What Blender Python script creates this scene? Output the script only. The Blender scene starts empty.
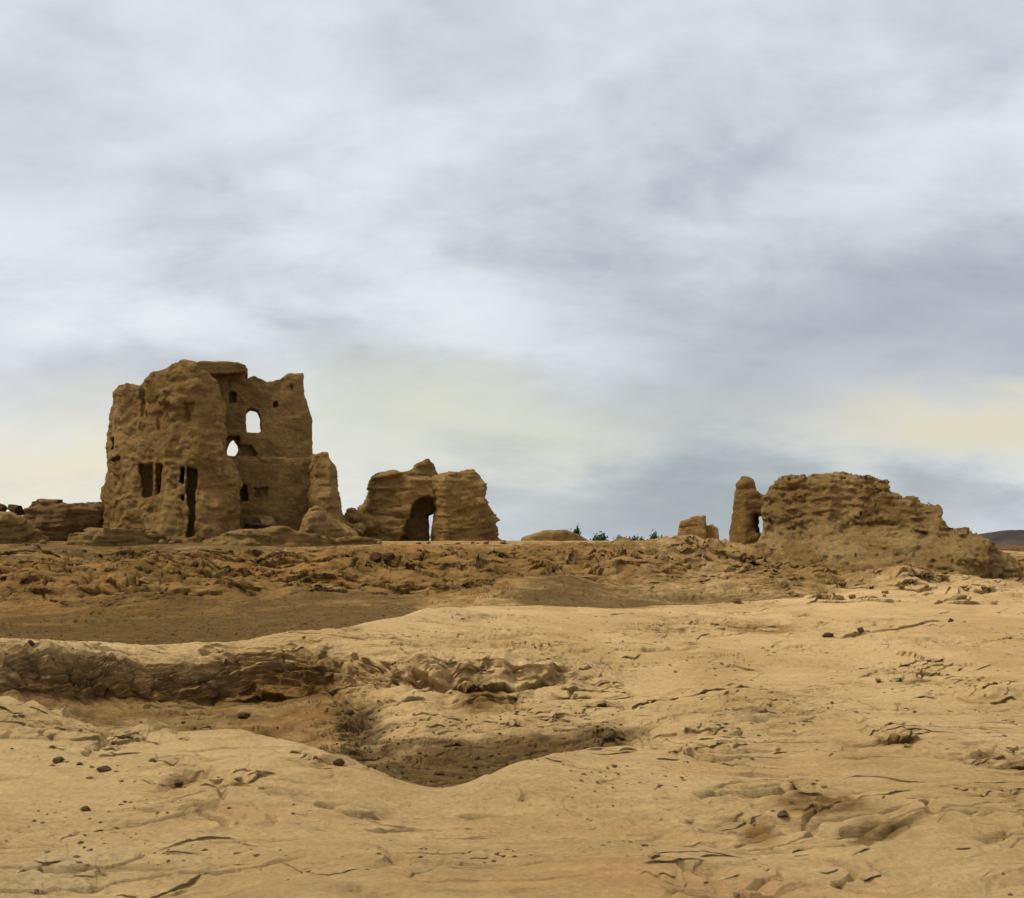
import bpy, math, random
import numpy as np
from mathutils import Vector, Matrix
random.seed(7)
S = bpy.context.scene
COL = S.collection
F = 983.0; HY = 543.0; CX = 512.0      # focal length in px, horizon row, centre column (eye at z=0)

# ------------------------------------------------------------------ noise
_g = np.random.RandomState(3).normal(size=(256, 3)).astype(np.float32)
_g /= np.linalg.norm(_g, axis=1)[:, None]
_p = np.random.RandomState(5).permutation(256).astype(np.int32)
_p = np.concatenate([_p, _p, _p])
def pn1(x, y, z):
    x, y, z = np.broadcast_arrays(np.float32(x), np.float32(y), np.float32(z))
    xi = np.floor(x); yi = np.floor(y); zi = np.floor(z)
    xf = x - xi; yf = y - yi; zf = z - zi
    X = xi.astype(np.int32) & 255; Y = yi.astype(np.int32) & 255; Z = zi.astype(np.int32) & 255
    u = xf*xf*xf*(xf*(xf*6-15)+10); v = yf*yf*yf*(yf*(yf*6-15)+10); w = zf*zf*zf*(zf*(zf*6-15)+10)
    r = 0
    for i in (0, 1):
        a = _p[X+i]; uu = u if i else 1-u
        for j in (0, 1):
            b = _p[a+Y+j]; vv = v if j else 1-v
            for k in (0, 1):
                g = _g[_p[b+Z+k]]; ww = w if k else 1-w
                r = r + uu*vv*ww*(g[..., 0]*(xf-i)+g[..., 1]*(yf-j)+g[..., 2]*(zf-k))
    return r*1.6
from concurrent.futures import ThreadPoolExecutor
_EX = ThreadPoolExecutor(8)
def pn(x, y, z):
    x, y, z = np.broadcast_arrays(np.float32(x), np.float32(y), np.float32(z))
    if x.size < 60000: return pn1(x, y, z)
    sh = x.shape; x = x.ravel(); y = y.ravel(); z = z.ravel()
    cuts = np.linspace(0, x.size, max(9, x.size//40000)).astype(int)
    out = list(_EX.map(lambda ab: pn1(x[ab[0]:ab[1]], y[ab[0]:ab[1]], z[ab[0]:ab[1]]), zip(cuts[:-1], cuts[1:])))
    return np.concatenate(out).reshape(sh)
def fbm(x, y, z, o=4, gain=.5):
    r = 0; a = 1; f = 1
    for i in range(o):
        r = r + a*pn(x*f+i*17.3, y*f+i*9.1, z*f+i*5.7); a *= gain; f *= 2.03
    return r
def sstep(a, b, x):
    t = np.clip((x-a)/(b-a), 0, 1); return t*t*(3-2*t)

# ------------------------------------------------------------------ nodes
def new_mat(name):
    m = bpy.data.materials.new(name); m.use_nodes = True
    nt = m.node_tree; nt.nodes.clear()
    return m, nt
class NB:
    def __init__(s, nt): s.nt = nt; s.n = nt.nodes; s.l = nt.links
    def put(s, sock, v):
        if isinstance(v, bpy.types.NodeSocket): s.l.new(v, sock)
        elif v is not None: sock.default_value = v
    def math(s, op, a, b=None, c=None, clamp=False):
        n = s.n.new('ShaderNodeMath'); n.operation = op; n.use_clamp = clamp
        s.put(n.inputs[0], a); s.put(n.inputs[1], b)
        if c is not None: s.put(n.inputs[2], c)
        return n.outputs[0]
    def mix(s, f, a, b, mode='MIX'):
        n = s.n.new('ShaderNodeMix'); n.data_type = 'RGBA'; n.blend_type = mode
        s.put(n.inputs['Factor'], f)
        for k, v in ((6, a), (7, b)):
            if isinstance(v, tuple): v = (*v[:3], 1)
            s.put(n.inputs[k], v)
        return n.outputs[2]
    def noise(s, vec, scale, detail=6, rough=.55, dist=0, out=0):
        n = s.n.new('ShaderNodeTexNoise'); s.put(n.inputs['Vector'], vec)
        n.inputs['Scale'].default_value = scale; n.inputs['Detail'].default_value = detail
        n.inputs['Roughness'].default_value = rough; n.inputs['Distortion'].default_value = dist
        return n.outputs[out]
    def mapr(s, v, a, b, c=0, d=1, smooth=True):
        n = s.n.new('ShaderNodeMapRange'); n.interpolation_type = 'SMOOTHSTEP' if smooth else 'LINEAR'
        s.put(n.inputs[0], v)
        for i, q in enumerate((a, b, c, d)): n.inputs[i+1].default_value = q
        return n.outputs[0]
    def mapping(s, vec, scale, loc=(0, 0, 0)):
        n = s.n.new('ShaderNodeMapping'); s.put(n.inputs[0], vec)
        n.inputs['Scale'].default_value = scale; n.inputs['Location'].default_value = loc
        return n.outputs[0]
    def bump(s, h, strength, dist, normal=None):
        n = s.n.new('ShaderNodeBump'); n.inputs['Strength'].default_value = strength
        n.inputs['Distance'].default_value = dist; s.put(n.inputs['Height'], h)
        if normal is not None: s.put(n.inputs['Normal'], normal)
        return n.outputs[0]
    def finish(s, col, normal=None, rough=.95, spec=.02):
        b = s.n.new('ShaderNodeBsdfPrincipled'); o = s.n.new('ShaderNodeOutputMaterial')
        s.put(b.inputs['Base Color'], col if not isinstance(col, tuple) else (*col[:3], 1))
        b.inputs['Roughness'].default_value = rough
        b.inputs['Specular IOR Level'].default_value = spec
        if normal is not None: s.put(b.inputs['Normal'], normal)
        s.l.new(b.outputs[0], o.inputs[0])

def earth_material(name, tan, brown, streak=.5, scale=1.0):
    m, nt = new_mat(name); b = NB(nt)
    tc = b.n.new('ShaderNodeTexCoord').outputs['Object']
    big = b.noise(tc, .55*scale, 5, .6, .4)
    col = b.mix(b.mapr(big, .35, .65), tan, brown)
    strat = b.noise(b.mapping(tc, (.5, .5, 5.0)), 1.3*scale, 6, .6, .3)      # bands of the rammed earth
    col = b.mix(b.math('MULTIPLY', b.mapr(strat, .48, .68), streak), col, tuple(c*.58 for c in brown))
    sp = b.noise(tc, 14*scale, 4, .65)
    col = b.mix(b.mapr(sp, .25, .75), b.mix(1.0, col, (.82, .81, .80), 'MULTIPLY'), b.mix(1.0, col, (1.14, 1.13, 1.1), 'MULTIPLY'))
    h1 = b.noise(b.mapping(tc, (1, 1, 1.3)), 2.4*scale, 10, .75, .6)
    h2 = b.noise(tc, 22*scale, 5, .7)
    n = b.bump(h1, 1.0, .34); n = b.bump(h2, .7, .05, n)
    pit = b.noise(tc, 5.5*scale, 4, .6)
    col = b.mix(b.math('MULTIPLY', b.mapr(pit, .60, .70), .5), col, tuple(c*.62 for c in brown))
    col = b.mix(b.math('MULTIPLY', b.mapr(b.noise(tc, 1.7*scale, 7, .7), .56, .68), .45), col, tuple(min(1, c*1.32) for c in tan))
    b.finish(col, n)
    return m
M_ruin = earth_material('rammed_earth', (.375, .235, .088), (.235, .140, .048), .25)
M_mound = earth_material('eroded_earth', (.385, .252, .102), (.25, .154, .056), .3)
M_red = earth_material('red_brown_earth', (.25, .150, .065), (.18, .105, .044), .6)
M_stone = earth_material('dark_stone', (.165, .098, .048), (.085, .05, .026), .3, 2.0)
M_pebble = earth_material('pebble', (.22, .145, .07), (.12, .078, .038), .2, 5.0)
M_gravel = earth_material('gravel_bits', (.17, .112, .045), (.09, .057, .023), .1, 9.0)

M_crumb = earth_material('clay_crumb', (.36, .25, .12), (.20, .13, .058), .1, 9.0)
# terrain material: regional soils come from the mesh attribute 'soil' (r = gravel, g = brown earth, b = rough rock)
def terrain_material():
    m, nt = new_mat('desert_ground'); b = NB(nt)
    tc = b.n.new('ShaderNodeTexCoord').outputs['Object']
    at = b.n.new('ShaderNodeAttribute'); at.attribute_name = 'soil'
    sep = b.n.new('ShaderNodeSeparateColor'); b.l.new(at.outputs['Color'], sep.inputs[0])
    grav, brown, rough = sep.outputs
    n1 = b.noise(tc, .45, 6, .6, .6)
    tan = b.mix(b.mapr(n1, .32, .68), (.525, .370, .178), (.410, .275, .118))
    n1b = b.noise(b.mapping(tc, (.35, 1.2, 1), (9, 3, 1)), .8, 5, .6, .8)
    tan = b.mix(b.math('MULTIPLY', b.mapr(n1b, .55, .72), .55), tan, (.45, .265, .115))    # rusty tinge
    tan = b.mix(b.math('MULTIPLY', b.mapr(b.noise(tc, .9, 4, .5, .3), .58, .75), .5), tan, (.53, .40, .22))  # pale dust
    bn = b.noise(tc, 1.1, 7, .65, .5)
    br = b.mix(b.mapr(bn, .35, .65), (.258, .150, .052), (.120, .068, .022))
    br = b.mix(b.math('MULTIPLY', b.mapr(b.noise(tc, .33, 3, .5), .5, .65), .3), br, (.29, .145, .045))
    e = b.noise(tc, 1.6, 6, .7)
    fb = b.mapr(b.math('ADD', brown, b.math('MULTIPLY', b.math('SUBTRACT', e, .5), .9)), .25, .75)
    col = b.mix(fb, tan, br)
    # dust-free darker crust patches on rough rock
    rp = b.noise(b.mapping(tc, (.7, 1.6, 3)), 2.2, 8, .72, .5)
    fr = b.math('MULTIPLY', b.mapr(rp, .54, .66), b.mapr(rough, .1, .9))
    col = b.mix(b.math('MULTIPLY', fr, .65), col, (.165, .103, .043))
    gn = b.noise(tc, 9, 6, .7)
    gc = b.mix(b.mapr(gn, .35, .65), (.118, .073, .026), (.068, .041, .014))
    e2 = b.noise(tc, 2.4, 6, .7, .3)
    fg = b.mapr(b.math('ADD', grav, b.math('ADD', b.math('MULTIPLY', b.math('SUBTRACT', e2, .5), .9), b.math('MULTIPLY', b.math('SUBTRACT', b.noise(b.mapping(tc, (.5, 1.5, 1), (7, 1, 0)), .7, 4, .6, .5), .5), 1.1))), .25, .80)
    col = b.mix(b.math('MULTIPLY', fg, .85), col, gc)
    cm = b.mapr(b.noise(b.mapping(tc, (.6, 1.3, 1), (4, 9, 2)), .75, 5, .65, .5), .46, .62)     # crumb-strewn places
    ck = b.mapr(b.noise(b.mapping(tc, (.7, 1.2, 1)), 17, 5, .75, .4), .57, .66)
    col = b.mix(b.math('MULTIPLY', b.math('MULTIPLY', cm, ck), .65), col, (.17, .108, .046))
    ck2 = b.mapr(b.noise(b.mapping(tc, (.5, 1.2, 1), (3, 1, 0)), 5.5, 6, .72, .7), .56, .68)
    col = b.mix(b.math('MULTIPLY', ck2, .32), col, (.24, .155, .068))
    sp = b.noise(tc, 28, 4, .7)
    col = b.mix(b.mapr(sp, .25, .75), b.mix(1.0, col, (.84, .83, .82), 'MULTIPLY'), b.mix(1.0, col, (1.12, 1.11, 1.08), 'MULTIPLY'))
    h1 = b.noise(b.mapping(tc, (.55, 1.5, 3)), 4.5, 10, .74, .5)
    h2 = b.noise(tc, 38, 7, .78)
    nn = b.bump(h1, .8, .075); nn = b.bump(h2, .8, .016, nn)
    b.finish(col, nn)
    return m
M_ground = terrain_material()

# ------------------------------------------------------------------ mesh helpers
def link(o, parent=None):
    COL.objects.link(o)
    if parent: o.parent = parent
    return o
def mesh_obj(name, V, Q, mat, parent=None, smooth=True):
    me = bpy.data.meshes.new(name)
    V = np.ascontiguousarray(V, dtype=np.float32); Q = np.ascontiguousarray(Q, dtype=np.int32)
    me.vertices.add(len(V)); me.vertices.foreach_set('co', V.ravel())
    k = Q.shape[1]
    me.loops.add(Q.size); me.loops.foreach_set('vertex_index', Q.ravel())
    me.polygons.add(len(Q)); me.polygons.foreach_set('loop_start', np.arange(0, Q.size, k, dtype=np.int32))
    me.polygons.foreach_set('use_smooth', np.full(len(Q), smooth))
    me.update(calc_edges=True)
    me.materials.append(mat)
    return link(bpy.data.objects.new(name, me), parent)
def tag(o, label=None, cat=None, group=None, kind=None):
    if label: o['label'] = label
    if cat: o['category'] = cat
    if group: o['group'] = group
    if kind: o['kind'] = kind
    return o

# ------------------------------------------------------------------ terrain
# profiles across the land: at several bearings a list of (row, distance) knots, front to back
# 4 near crest, 5/6 hollow floor, 7 crease under ledge, 8 ledge lip, 9 ridge, 10/11 gully floor, 12/13 far bank, 14 ruin plateau, 15 back edge
PROF = {
 -500: [(690,9),(705,10),(695,11),(683,11.3),(655,11.6),(648,12.2),(655,16),(622,27),(585,31),(549,37),(536,45),(536,60)],
 -80: [(690,8.8),(708,9.8),(700,10.8),(688,11.2),(652,11.6),(646,12.1),(652,16),(620,26),(585,31),(548,37),(538,45),(538,60)],
 0:   [(694,8.5),(714,9.6),(708,10.8),(695,11.2),(654,11.6),(645,12.1),(650,16),(618,26),(584,31),(547,37),(540,45),(540,60)],
 60:  [(715,8.1),(730,9.2),(716,11),(702,11.6),(656,12),(645,12.5),(650,16),(615,26.5),(582,31),(547,37),(541,45),(541,60)],
 120: [(729,7.8),(742,9.3),(716,11.6),(702,12.2),(658,12.6),(645,13.1),(651,16.5),(611,27),(580,31),(548,37),(541,45),(541,60)],
 180: [(735,7.6),(750,9.4),(714,12.2),(702,12.8),(660,13.2),(643,13.8),(650,17),(607,27),(577,31),(549,37),(541,45),(541,60)],
 260: [(739,7.5),(756,9),(706,12.8),(693,13.3),(655,13.6),(637,14.3),(645,18),(602,28),(575,32),(551,37),(541,45),(541,60)],
 330: [(765,6.8),(776,8.2),(700,12.6),(687,13.1),(651,13.5),(628,14.8),(635,19),(598,29),(574,32),(553,37),(541,45),(541,60)],
 365: [(777,6.5),(787,7.7),(738,10.2),(685,12.8),(656,13.1),(622,15.6),(628,19.5),(599,29),(575,32),(553,37),(541,45),(541,60)],
 400: [(787,6.3),(800,7.5),(756,8.9),(690,12.2),(661,12.5),(617,16.5),(624,20),(600,29),(574,32),(553,37),(541,45),(541,60)],
 470: [(785,6.3),(799,7.6),(752,9.1),(692,12.0),(663,12.3),(606,20),(611,23),(601,28),(574,32),(556,37),(541,46),(541,60)],
 540: [(763,6.8),(775,8.2),(749,9.2),(689,12),(668,12.3),(605,21),(610,24),(577,31),(562,34),(550,38),(541,46),(541,60)],
 620: [(752,7.2),(757,8.4),(738,9.2),(691,12),(679,12.6),(607,21),(611,24),(588,30),(566,34),(545,38),(541,46),(542,60)],
 700: [(755,7.2),(743,7.8),(722,8.9),(690,11.5),(672,13),(604,23),(608,26),(592,30),(568,34),(543,38),(541,46),(542,60)],
 800: [(757,7.2),(744,7.8),(720,9),(688,11.5),(660,14),(598,24),(601,27),(594,30),(577,33),(558,37),(541,44),(541,60)],
 900: [(760,7.1),(744,7.8),(720,9),(688,11.5),(656,14),(594,25),(594,28),(588,30),(574,33),(562,37),(545,45),(545,62)],
 1024:[(756,7.2),(744,7.8),(720,9),(688,11.5),(656,14),(601,24),(603,27),(590,31),(577,35),(562,42),(552,52),(548,70)],
 1500:[(756,7.2),(744,7.8),(720,9),(688,11.5),(656,14),(600,24),(602,27),(590,31),(577,35),(562,42),(552,52),(548,70)]}
#           gravel, brown, rough for knots 4..15
ATT_L = [(0,.15,.30),(.3,.6,.5),(.3,.62,.6),(.1,.68,1),(0,.45,1),(0,.05,.35),(.9,.6,.1),(.62,.8,.3),(0,.95,.9),(.12,.75,.8),(.85,.5,.15),(.2,.6,.3)]
ATT_M = [(0,0,.12),(.95,.3,.3),(.75,.4,.5),(0,.15,.8),(0,.22,.8),(0,0,.15),(.95,.5,.1),(.55,.6,.3),(0,.85,.9),(0,.75,.8),(0,.5,.5),(0,.5,.4)]
ATT_R = [(0,.02,.2),(0,0,.3),(0,.02,.4),(0,.02,.35),(0,0,.3),(0,.0,.2),(.75,.3,.2),(.6,.45,.4),(0,.6,1),(0,.5,1),(0,.4,.6),(0,.5,.5)]
def att_for(px):
    a, m, r = (np.array(q, float) for q in (ATT_L, ATT_M, ATT_R))
    if px <= 200: q = a.copy()
    elif px < 400: w = (px-200)/200; q = a*(1-w)+m*w
    elif px <= 560: q = m.copy()
    elif px < 700: w = (px-560)/140; q = m*(1-w)+r*w
    else: q = r.copy()
    if px <= 330: q[1] = (.35, .6, .6); q[2] = (.35, .6, .6); q[3] = (.05, .7, 1)
    if 330 < px < 400: q[1] = (.8, .5, .4); q[2] = (.1, .3, .6); q[3] = (0, .3, .8)
    if px <= 260: q[9] = (.75, .5, .2); q[10] = (.7, .5, .2)
    if px >= 780: q[7] = (.1, .6, .7); q[8] = (0, .7, 1); q[9] = (0, .75, 1)
    if 330 < px <= 620: q[2][0] = .72; q[1][0] = 1
    if px == 540: q[3][2] = .6; q[4][2] = .6
    if 600 < px: q[3][2] = .3; q[4][2] = .25
    if 420 <= px <= 500: q[6] = (.2, .5, .5); q[7] = (0, .7, .6)
    if px >= 880: q[6] = (0, .15, .4); q[7] = (.05, .3, .6)
    return q
NSEG = [5, 30, 180, 180, 40, 120, 150, 70, 190, 30, 50, 95, 95, 60, 14, 8, 10, 10]
SCARS = [(180,782,28,10,.8), (240,790,26,6,.6), (200,858,60,10,.45), (60,868,45,14,.4), (30,720,30,8,.6), (110,745,40,10,.45),
 (820,800,60,18,.85), (880,825,60,14,.75), (760,815,35,16,.6), (895,738,22,6,.9), (1000,760,38,12,.75), (985,690,34,7,.6), (915,665,30,5,.6),
 (700,700,70,12,.5), (690,742,60,10,.55), (590,720,70,14,.5), (760,626,60,8,.8), (680,628,40,6,.6), (520,720,80,22,.55), (420,725,45,20,.6),
 (350,680,60,20,.5), (560,660,60,12,.4), (700,875,35,14,.45), (940,640,60,5,.35), (480,676,70,9,.8), (330,770,25,8,.6), (610,742,22,6,.7), (860,860,50,10,.4), (420,850,60,14,.25), (1000,800,30,12,.4)]
# ledge lines: (points left to right, height, groove width, seed)
LEDGES = [
 ([(618,720),(655,703),(700,699),(745,694),(800,699)], .060, .05, 1.), ([(556,692),(600,690),(625,691),(652,698)], .05, .04, 2.),
 ([(757,707),(790,715),(825,722)], .045, .035, 3.), ([(148,854),(190,845),(230,843),(264,853)], .030, .035, 4.),
 ([(128,893),(165,881),(208,868)], .026, .035, 5.), ([(980,692),(1000,686),(1030,690)], .05, .05, 6.),
 ([(826,640),(850,636),(880,631),(950,622)], .05, .05, 7.), ([(893,655),(915,657),(940,662)], .04, .04, 8.), ([(912,668),(930,670),(956,672)], .07, .06, 9.),
 ([(408,672),(430,684),(452,688)], .17, .10, 10., .16), ([(450,690),(480,693),(520,690)], .17, .10, 32., .18), ([(514,690),(540,684),(572,672)], .14, .09, 33., .14), ([(225,700),(280,693),(360,684)], .10, .08, 34., .12), ([(540,692),(580,696),(640,692)], .05, .04, 35.), ([(430,680),(480,700),(535,694)], .07, .05, 11.),
 ([(840,776),(880,782),(935,792)], .03, .03, 12.), ([(686,866),(705,876),(722,888)], .03, .04, 13.), ([(870,736),(895,741),(922,742)], .05, .05, 14.),
 ([(878,745),(900,750),(915,752)], .04, .05, 15.), ([(820,812),(870,806),(915,800)], .035, .05, 16.), ([(790,795),(830,800),(880,806)], .03, .04, 17.),
 ([(620,738),(680,730),(745,734)], .03, .03, 18.), ([(700,712),(760,718),(820,714)], .04, .03, 19.), ([(575,712),(605,708),(635,714)], .05, .04, 20.),
 ([(165,775),(185,780),(208,776)], .025, .03, 21.), ([(225,788),(250,790),(275,786)], .02, .03, 22.), ([(640,862),(700,850),(760,860)], .015, .02, 23.),
 ([(700,668),(730,664),(765,668)], .03, .03, 24.), ([(400,880),(440,868),(500,872)], .012, .02, 25.), ([(940,700),(990,706),(1024,703)], .03, .03, 26.),
 ([(1000,770),(1015,772),(1040,768)], .04, .04, 27.), ([(735,748),(760,752),(790,750)], .03, .03, 28.), ([(5,700),(30,694),(60,705)], .04, .03, 29.),
 ([(340,700),(400,705),(440,700)], .04, .03, 30.), ([(270,865),(330,880),(390,872)], .012, .02, 31.)]
def build_terrain():
    cols = sorted(PROF)
    near = [(None, -20, -1.62), (None, 2.8, -1.62)]
    K = []
    for px in cols:
        k = [(-20., -1.62), (2.8, -1.62), (4.35, -(898-HY)/F*4.35), (5.5, -(832-HY)/F*5.5)]
        for (py, Y) in PROF[px]: k.append((Y, -(py-HY)/F*Y))
        k += [(95., -5.), (300., -11.), (6000., -45.)]
        A = np.concatenate([[[0, .05, .3]]*4, att_for(px), [[0, .6, .3]]*3])
        K.append(np.concatenate([np.array(k), A], axis=1))
    K = np.array(K)                                    # column, knot, (Y,z,attrs)
    pxs = np.concatenate([np.linspace(-1600, -560, 14), np.arange(-500, -60, 12), np.arange(-60, 1084, 1.0), np.arange(1084, 1500, 12), np.linspace(1560, 2600, 14)])
    # smooth interpolation across bearings (catmull-rom like through hermite)
    c = np.array(cols, float)
    q = np.clip(pxs, c[0], c[-1])
    i = np.clip(np.searchsorted(c, q)-1, 0, len(c)-2)
    sl = np.gradient(K, c, axis=0)
    hh = (c[i+1]-c[i])[:, None, None]; w = ((q-c[i])/(c[i+1]-c[i]))[:, None, None]
    P = (2*w**3-3*w**2+1)*K[i]+(w**3-2*w**2+w)*hh*sl[i]+(-2*w**3+3*w**2)*K[i+1]+(w**3-w**2)*hh*sl[i+1]
    P[..., 2:] = np.clip(P[..., 2:], 0, 1)
    rows = []
    for s, n in enumerate(NSEG):
        f = np.arange(n)/n
        rows.append(P[:, s, None, :]*(1-f)[None, :, None]+P[:, s+1, None, :]*f[None, :, None])
    rows.append(P[:, -1:, :])
    G = np.concatenate(rows, axis=1)                   # nt, ns, 5
    # round the knots a little along the profile (inner rows only)
    H = G.copy(); r = 6; a, e = 30, sum(NSEG[:15])-5
    ker = np.hanning(2*r+3)[1:-1]; ker /= ker.sum()
    acc = 0
    for j, kw in enumerate(ker): acc = acc+kw*G[:, a+j-r:e+j-r]
    H[:, a:e] = acc
    G = H
    Y = G[..., 0]; z = G[..., 1]
    t = ((pxs-CX)/F)[:, None]
    # bearings wander so that edges are irregular
    wY = np.where(Y > 4, Y, 4+0*Y)
    X = t*wY
    wob = fbm(X*.45, Y*.45, 3.3, 4)
    wsm = fbm(X*2.2, Y*2.2, 8.1, 3)
    act = sstep(4.8, 7, Y)*(1-sstep(40, 60, Y))
    Y = Y+act*(wob*.22+wsm*.06)*(np.maximum(Y, 0)/9)**.5
    z = z+act*(-fbm(X*.33, Y*.33, 21., 3)*.05*(1-.8*sstep(36, 44, Y)))
    R = G[..., 4]
    # normals of the base sheet
    Pp = np.stack([X, Y, z], -1)
    du = np.gradient(Pp, axis=0); dv = np.gradient(Pp, axis=1)
    N = np.cross(du, dv); N /= (np.linalg.norm(N, axis=-1, keepdims=True)+1e-9)
    N[N[..., 2] < 0] *= -1
    farf = 1-sstep(60, 90, Y)
    # scale of the relief grows with the size of the banks further off
    yy = np.linspace(0, 100, 2001); kk = np.interp(yy, [0, 6, 14, 26, 100], [.75, .8, 1., 1.9, 2.2])
    ci = np.concatenate([[0], np.cumsum(.05/kk[:-1])])
    k_ = np.interp(Y, yy, kk); Xs, Ys, Zs = X/k_, np.interp(Y, yy, ci), z/k_
    patch = sstep(.12, .5, fbm(Xs*.55+3, Ys*.8, 4.2, 3))
    extra = 0
    for (px, py, wp, hp, st) in SCARS:                 # worn, broken places on the slab
        cy = 1.55*F/(py-HY); cx = (px-CX)/F*cy; rx = wp/F*cy; ry = max(.12, 1.55*F*hp/(py-HY)**2)
        q2 = ((X-cx)/rx)**2+((Y-cy)/ry)**2
        extra = np.maximum(extra, st*np.exp(-q2*(1+.9*wsm)**2))
    R2 = np.clip(R+.55*patch*np.where(Y < 26, 1, .3)*(.35+R)+extra, 0, 1)
    Xl = Xs*.5
    d = .075*fbm(Xl*.8, Ys*.8, Zs*.8+1, 3)*(.35+R)
    d += .016*fbm(Xl*2.6, Ys*2.6, Zs*2.6+7, 4, .55)*(.2+1.6*R2)
    d -= .05*extra
    steep = .3+.7*sstep(.97, .80, N[..., 2])*1.0
    steep = np.maximum(steep, np.where(Y > 24, .9*R, 0))
    bank = sstep(24, 28, Y)*sstep(40, 36, Y)
    d += bank*(.17*fbm(X*.16, Y*.3, 33., 3)+.10*np.abs(pn(X*.35, Y*.5, 36.)))
    d += .20*fbm(X*.42+2, Y*.6, 97., 2)*sstep(3, 4, Y)*sstep(6.6, 5.6, Y)+.13*fbm(X*.3+5, Y*.35, 99., 2)*sstep(7.5, 9, Y)*sstep(16, 13, Y)*sstep(.15, .25, X/np.maximum(Y, 1))
    d += .11*fbm(X*.22, Y*.42, 91., 2)*sstep(4, 5, Y)*sstep(16, 9, Y)+.035*fbm(X*.7, Y*1.1, 95., 2)*sstep(14, 7, Y)
    for k, (th, amp, fx, sd) in enumerate(((.17, .15, .35, 2.), (.075, .075, .9, 31.), (.33, .17, .2, 55.), (.05, .04, 1.8, 71.))):
        qq = Zs/th+1.7*fbm(Xl*fx*.9, Ys*fx*1.8, sd, 2, .4)
        fr = qq-np.floor(qq)
        saw = fr - sstep(.88, 1.0, fr)
        msk = sstep(-.2, .3, fbm(Xs*.8*(1+k*.5), Ys*1.3, sd+Zs*2, 2))
        d += amp*(saw-.4)*R2**1.3*msk*(R if k == 2 else 1.0)*steep
    for (sx, sy, sz, wd, dep, sd) in ((.55, 1.5, 2.5, .04, .13, 3.), (1.3, 3.0, 3., .07, .09, 13.), (2.8, 2.2, 1.0, .07, .07, 23.), (4.5, 6., 6., .11, .035, 43.)):
        wx = .35*pn(Xl*1.7, Ys*1.7, sd)
        v = np.abs(pn(Xl*sx+wx, Ys*sy+wx, Zs*sz+sd))
        ln = np.clip(1-v/wd, 0, 1)**.7
        msk = sstep(-.05, .25, pn(Xs*.7+sd, Ys*.9, Zs+sd*2))*sstep(.15, .55, R2)
        d -= dep*ln*msk
    # blocky breakage with rounded lumps
    bl = np.abs(pn(Xs*1.2, Ys*2.6, Zs*4.+5))+.5*np.abs(pn(Xs*2.7+3, Ys*5.3, Zs*7.5))
    d += .075*(bl-.35)*np.clip(R2*1.5-.6, 0, 1)*(1-.5*bank)
    cr = fbm(Xs*4.5, Ys*8, Zs*8, 3, .6)
    d += .022*cr*np.clip(R2*1.3-.25, 0, 1)+.003*cr
    d = d*k_*(1-.82*sstep(39, 45, Y))
    # ledges: the slab breaks off towards the viewer along short wandering lines
    lz = np.zeros_like(d); ly = np.zeros_like(d)
    bpx = CX+F*t[:, 0]                                  # bearing of each column
    bpy = HY-F*z/np.maximum(Y, .5)
    jj0 = np.argmax(Y[len(bpx)//2] > 3.5)
    rmin = np.minimum.accumulate(bpy[:, jj0:], axis=1)
    def where(px, py):
        i_ = int(np.clip(np.searchsorted(bpx, px), 0, len(bpx)-1))
        j_ = int(np.argmax(rmin[i_] <= py))
        return jj0+j_, t[i_, 0]*Y[i_, jj0+j_], Y[i_, jj0+j_]
    def ledge(pts, hgt, wid, sd, over=None):
        if pts[0][1] > 770: hgt *= .55; wid *= .7
        js, xs_, ys_ = zip(*[where(px, py) for px, py in pts]); wp = np.array([xs_, ys_]).T
        if (np.diff(wp[:, 0]) <= 0).any(): return
        x0, x1 = wp[0, 0], wp[-1, 0]; y0, y1 = wp[:, 1].min(), wp[:, 1].max()
        ia = max(0, np.searchsorted(bpx, min(p[0] for p in pts))-3); ib = np.searchsorted(bpx, max(p[0] for p in pts))+3
        ja = max(0, min(js)-60); jb = max(js)+110
        sl_ = (slice(ia, ib), slice(ja, jb))
        xm, ym = X[sl_], Y[sl_]; kf = max(1., np.interp(y0, [8, 30], [1, 2.4]))
        L = x1-x0; f = np.clip((xm-x0)/L, 0, 1)
        yl = np.interp(xm, wp[:, 0], wp[:, 1])+.10*min(1, L)*kf*pn1(xm*3.1/max(.5, L**.5), sd+0*xm, 0*xm)+.022*kf*pn1(xm*6/kf, sd+0*xm, 0*xm)
        end = np.clip(np.sin(f*math.pi)*1.6, 0, 1)*(.6+.8*pn1(xm*3/kf, sd+0*xm, 5.+0*xm)).clip(.1, 1.3)
        dy = ym-yl; ov = (hgt*.9+.02) if over is None else over
        fw = np.clip(1.2*np.abs(np.gradient(ym, axis=1)), .014*kf, .3) if ym.shape[1] > 2 else .02
        up = sstep(-.3*fw, fw, dy)
        if y0 > 10: ov = ov+.8*float(np.median(fw))
        lz[sl_] += end*(hgt*up*np.exp(-np.clip(dy, 0, 9)/((.22+hgt*2)*kf))-hgt*.8*np.exp(-((dy+wid*.6)/(wid*.7*kf))**2))
        ly[sl_] += end*ov*(-up*np.exp(-np.clip(dy, 0, 9)/(ov*1.8))+.75*(1-up)*np.exp(np.clip(dy, -9, 0)/(ov*1.5)))
    for l in LEDGES: ledge(*l)
    rr_ = np.random.RandomState(21)
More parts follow.
